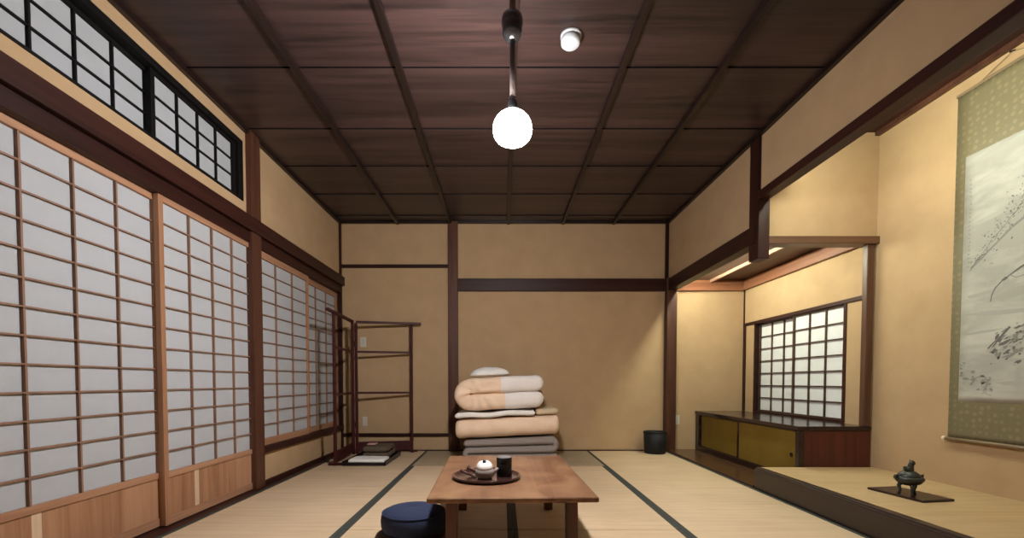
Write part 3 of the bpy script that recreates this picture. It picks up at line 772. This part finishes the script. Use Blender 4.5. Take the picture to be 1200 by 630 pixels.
# ------------------------------------------------------------------ hanging scroll
XS = XA - .012
SY0, SY1, SZ0, SZ1 = 2.232, 2.816, .458, 2.555
t = thing('hanging_scroll', 'tall hanging scroll with ink landscape in olive brocade mounting', 'scroll', (XS, (SY0+SY1)/2, SZ0))
def sheet(x, y0, y1, z0, z1, th, ny, nz, amp):
    mb = MB(); bm = mb.bm; G = {}
    for k, off in ((0, 0.0), (1, th)):
        for i in range(ny + 1):
            for j in range(nz + 1):
                y = y0 + (y1-y0)*i/ny; z = z0 + (z1-z0)*j/nz
                w_ = amp * math.sin((z-z0)*5.2) * (.4 + .6*abs(2*i/ny-1))
                G[k, i, j] = bm.verts.new((x - off - abs(w_), y, z))
    for i in range(ny):
        for j in range(nz):
            bm.faces.new((G[0,i,j], G[0,i+1,j], G[0,i+1,j+1], G[0,i,j+1]))
            bm.faces.new((G[1,i,j], G[1,i,j+1], G[1,i+1,j+1], G[1,i+1,j]))
    for i in range(ny):
        bm.faces.new((G[0,i,0], G[1,i,0], G[1,i+1,0], G[0,i+1,0])); bm.faces.new((G[0,i,nz], G[0,i+1,nz], G[1,i+1,nz], G[1,i,nz]))
    for j in range(nz):
        bm.faces.new((G[0,0,j], G[0,0,j+1], G[1,0,j+1], G[1,0,j])); bm.faces.new((G[0,ny,j], G[1,ny,j], G[1,ny,j+1], G[0,ny,j+1]))
    return mb
sheet(XS, SY0, SY1, SZ0, SZ1, .0015, 6, 60, 0).build('brocade_mounting', 'brocade', t, True)
PY0, PY1, PZ0, PZ1 = 2.292, 2.757, .690, 2.166
pt = sheet(XS-.0016, PY0, PY1, PZ0, PZ1, .0006, 6, 40, 0).build('painting', 'painting', t, True)
MB().lathe([(0, SY0-.004), (.011, SY0-.004), (.011, SY1+.004), (0, SY1+.004)], (XS-.010, 0, SZ0-.004), 20, 0, Matrix.Rotation(-PI/2, 3, 'X')).build('roller', 'roller', t, True)
for y, s_ in ((SY0, -1), (SY1, 1)):
    MB().lathe([(0, 0), (.011, 0), (.014, .006), (.014, .016), (.009, .022), (0, .022)], (XS-.010, y + s_*.003, SZ0-.004), 20, 0, Matrix.Rotation(-s_*PI/2, 3, 'X')).build('roller_end', 'bone', t, True)
MB().box(XS-.010, XS, SY0-.004, SY1+.004, SZ1-.004, SZ1+.014).build('top_rod', 'roller', t, bevel=.003)
yc = (SY0+SY1)/2
MB().tube([(XS-.006, SY0+.14, SZ1+.014), (XS-.005, yc, SZ1+.068), (XS-.006, SY1-.14, SZ1+.014)], .0022, 8).build('hanging_cord', 'roller', t, True)
hk = MB().tube([(XA, yc, SZ1+.078), (XS-.004, yc, SZ1+.074), (XS-.016, yc, SZ1+.066), (XS-.014, yc, SZ1+.078)], .004, 8)
tag(hk.build('wall_hook', 'brass', None, True), 'small dark hook at the top of the alcove wall holding the scroll', 'hook')
# ink strokes lie on the painting
ik = MB()
def P3(px_, py_):        # s: metres from the painting's left edge, z: height
    return (XS - .0030, PY1 - px_, py_)
cnt = [0]
def blob(s, z, a, b, ang=0.0, mi=0, rag=.35, n=10):
    pts = []
    cnt[0] += 1; dx = -.00002*cnt[0] % .0004
    for k in range(n):
        th = 2*PI*k/n; r = 1 + random.uniform(-rag, rag)
        u, v = a*r*math.cos(th), b*r*math.sin(th)
        x, y, zz_ = P3(s + u*math.cos(ang) - v*math.sin(ang), z + u*math.sin(ang) + v*math.cos(ang))
        if PY0+.004 < y < PY1-.002 and PZ0+.003 < zz_ < PZ1-.003: pts.append((x+dx, y, zz_))
    if len(pts) > 3: ik.poly(pts, mi)
def stroke(pts, w0, w1, mi=0):
    """tapering brush line"""
    n = len(pts); L_, R_ = [], []
    for i, (s, z) in enumerate(pts):
        a, b = pts[max(i-1, 0)], pts[min(i+1, n-1)]
        d = Vector((b[0]-a[0], b[1]-a[1])).normalized(); w_ = (w0 + (w1-w0)*i/(n-1)) * random.uniform(.7, 1.2)
        L_.append((s - d.y*w_, z + d.x*w_)); R_.append((s + d.y*w_, z - d.x*w_))
    cnt[0] += 1; dx = -.00002*cnt[0] % .0004
    for i in range(n-1):
        q = [P3(*L_[i]), P3(*L_[i+1]), P3(*R_[i+1]), P3(*R_[i])]
        if all(PY0+.004 < p[1] < PY1-.002 for p in q): ik.poly([(p[0]+dx, p[1], p[2]) for p in q], mi)
# far washes and snow drifts
for s, z, a, b, an in ((.17, 1.33, .16, .012, .12), (.24, 1.20, .20, .014, -.05), (.12, 1.10, .10, .008, .06), (.30, 1.42, .12, .01, .2), (.22, .93, .16, .010, .02), (.33, .80, .12, .012, 0)):
    blob(s, z, a, b, an, 2, .25, 16)
# leaning plum tree seen through its twigs and buds
for i in range(230):
    q = random.random()**.8
    s = .055 + .32*q + random.gauss(0, .018); z = 1.50 + .40*q + random.gauss(0, .045 + .03*q)
    blob(s, z, random.uniform(.002, .0065), random.uniform(.002, .005), random.uniform(0, 3), random.choice((0, 1, 1, 2)), .4, 7)
for i in range(16):
    q = i/16; s = .05 + .34*q; z = 1.49 + .38*q
    stroke([(s, z), (s+.018, z+.016+random.uniform(-.006, .012)), (s+.040, z+.030+random.uniform(-.02, .02))], .0035, .001, random.choice((0, 1)))
stroke([(.045, 1.475), (.07, 1.50), (.10, 1.525), (.14, 1.56), (.19, 1.60), (.26, 1.66), (.36, 1.72)], .004, .007, 1)
# trunk curling down
stroke([(.165, 1.27), (.172, 1.31), (.19, 1.345), (.22, 1.375), (.26, 1.40), (.31, 1.43), (.40, 1.47)], .002, .006, 0)
stroke([(.26, 1.40), (.29, 1.38), (.33, 1.385), (.40, 1.36)], .003, .002, 1)
blob(.235, 1.385, .016, .008, .5, 0)
# banks, rocks and a boat-like shore
for i in range(170):
    q = random.random()
    blob(.17 + .26*q + random.gauss(0, .018), .955 + .16*q + random.gauss(0, .040), random.uniform(.006, .024), random.uniform(.004, .012), random.uniform(.1, .9), random.choice((1, 2, 2, 0)), .4, 9)
for i in range(130):
    q = random.random()
    blob(.012 + q*.17, .875 - .09*q + random.gauss(0, .026), random.uniform(.006, .020), random.uniform(.004, .010), random.uniform(-.6, .6), random.choice((1, 2, 2)), .4, 9)
stroke([(.17, .985), (.20, 1.03), (.235, 1.075), (.27, 1.115)], .004, .006, 0)
stroke([(.16, 1.00), (.19, 1.035), (.22, 1.055)], .006, .003, 0)
stroke([(.07, .79), (.10, .83), (.14, .845), (.165, .815), (.15, .77)], .005, .003, 1)
stroke([(.02, .93), (.08, .935), (.14, .925), (.20, .93)], .004, .002, 2)
for i in range(12):
    blob(.02+.012*i, .935+random.uniform(-.012, .012), .01, .008, 0, 2, .4, 9)
# column of small brushed writing at the edge
z = 2.015
while z > 1.50:
    for q in range(3):
        a_ = random.choice((0, 0, PI/2, .7, -.7))
        blob(.036 + random.uniform(-.005, .005), z + random.uniform(-.006, .006), .006, .0013, a_, 1, .2, 6)
    z -= .0245
ik.build('ink_drawing', ['ink', 'ink2', 'ink3'], pt)

# ------------------------------------------------------------------ incense burner on its stand
ZT = .1605
st = MB().box(-.102, .102, -.157, .157, 0, .013).build('burner_stand', 'stand', None, bevel=.003)
st.location = (2.33, 2.552, ZT); st.rotation_euler = (0, 0, R(8.5))
tag(st, 'flat dark wooden board under the incense burner', 'stand')
kx, ky, kz = 2.296, 2.515, ZT + .0132
t = thing('incense_burner', 'dark bronze three-legged incense burner with animal finial', 'incense burner', (kx, ky, kz))
MB().lathe([(0, kz+.052), (.028, kz+.054), (.052, kz+.066), (.066, kz+.084), (.068, kz+.094), (.062, kz+.102), (.055, kz+.104), (.050, kz+.098), (0, kz+.090)], (kx, ky, 0), 36).build('bowl', 'bronze', t, True)
for k in range(3):
    a = R(250 + 120*k)
    dx, dy = math.cos(a), math.sin(a)
    MB().tube([(kx+dx*.034, ky+dy*.034, kz+.064), (kx+dx*.043, ky+dy*.043, kz+.045), (kx+dx*.036, ky+dy*.036, kz+.020), (kx+dx*.040, ky+dy*.040, kz+.006), (kx+dx*.042, ky+dy*.042, kz)], [.013, .010, .0065, .0065, .009], 10).build('leg', 'bronze', t, True)
ld = MB().lathe([(0, kz+.100), (.054, kz+.100), (.052, kz+.108), (.044, kz+.120), (.032, kz+.130), (.022, kz+.135), (0, kz+.137)], (kx, ky, 0), 32).build('lid', 'bronze', t, True)
fn = MB()
fn.ball((kx-.002, ky, kz+.143), (.027, .019, .018)).ball((kx+.008, ky, kz+.160), (.015, .014, .022)).ball((kx+.012, ky-.003, kz+.178), (.0145, .014, .014)).ball((kx-.025, ky, kz+.150), (.009, .009, .012))
fn.ball((kx+.020, ky-.006, kz+.176), (.007, .007, .006)).ball((kx+.009, ky+.006, kz+.190), (.004, .004, .006)).ball((kx+.009, ky-.010, kz+.190), (.004, .004, .006))
fn.build('animal_finial', 'bronze', ld, True)
for s_ in (-1, 1):
    MB().tube([(kx+s_*.060, ky, kz+.090), (kx+s_*.076, ky, kz+.096), (kx+s_*.078, ky, kz+.110), (kx+s_*.064, ky, kz+.104)], .006, 10).build('handle', 'bronze', t, True)

# ------------------------------------------------------------------ world, camera, view
w = bpy.data.worlds.new('World'); bpy.context.scene.world = w; w.use_nodes = True
w.node_tree.nodes['Background'].inputs['Color'].default_value = (.5, .55, .65, 1)
w.node_tree.nodes['Background'].inputs['Strength'].default_value = 0.02
cam = bpy.data.cameras.new('camera'); co = bpy.data.objects.new('camera', cam); C.objects.link(co)
co.location = (0, 0, .81); co.rotation_euler = (R(90 - 1.8), 0, 0)
F = 525.0
cam.sensor_width = 36; cam.lens = 36*F/1200
cam.shift_x = 11/1200; cam.shift_y = (447 + F*math.tan(R(1.8)) - 315)/1200
cam.clip_start = .02
sc = bpy.context.scene; sc.camera = co
sc.view_settings.view_transform = 'Standard'; sc.view_settings.look = 'None'
sc.view_settings.exposure = 0.0; sc.view_settings.gamma = 1.0; sc.view_settings.use_curve_mapping = False
sc.cycles.max_bounces = 8; sc.cycles.diffuse_bounces = 5
sc.cycles.caustics_reflective = False; sc.cycles.caustics_refractive = False
sc.cycles.sample_clamp_indirect = 4.0
sc.cycles.use_denoising = True
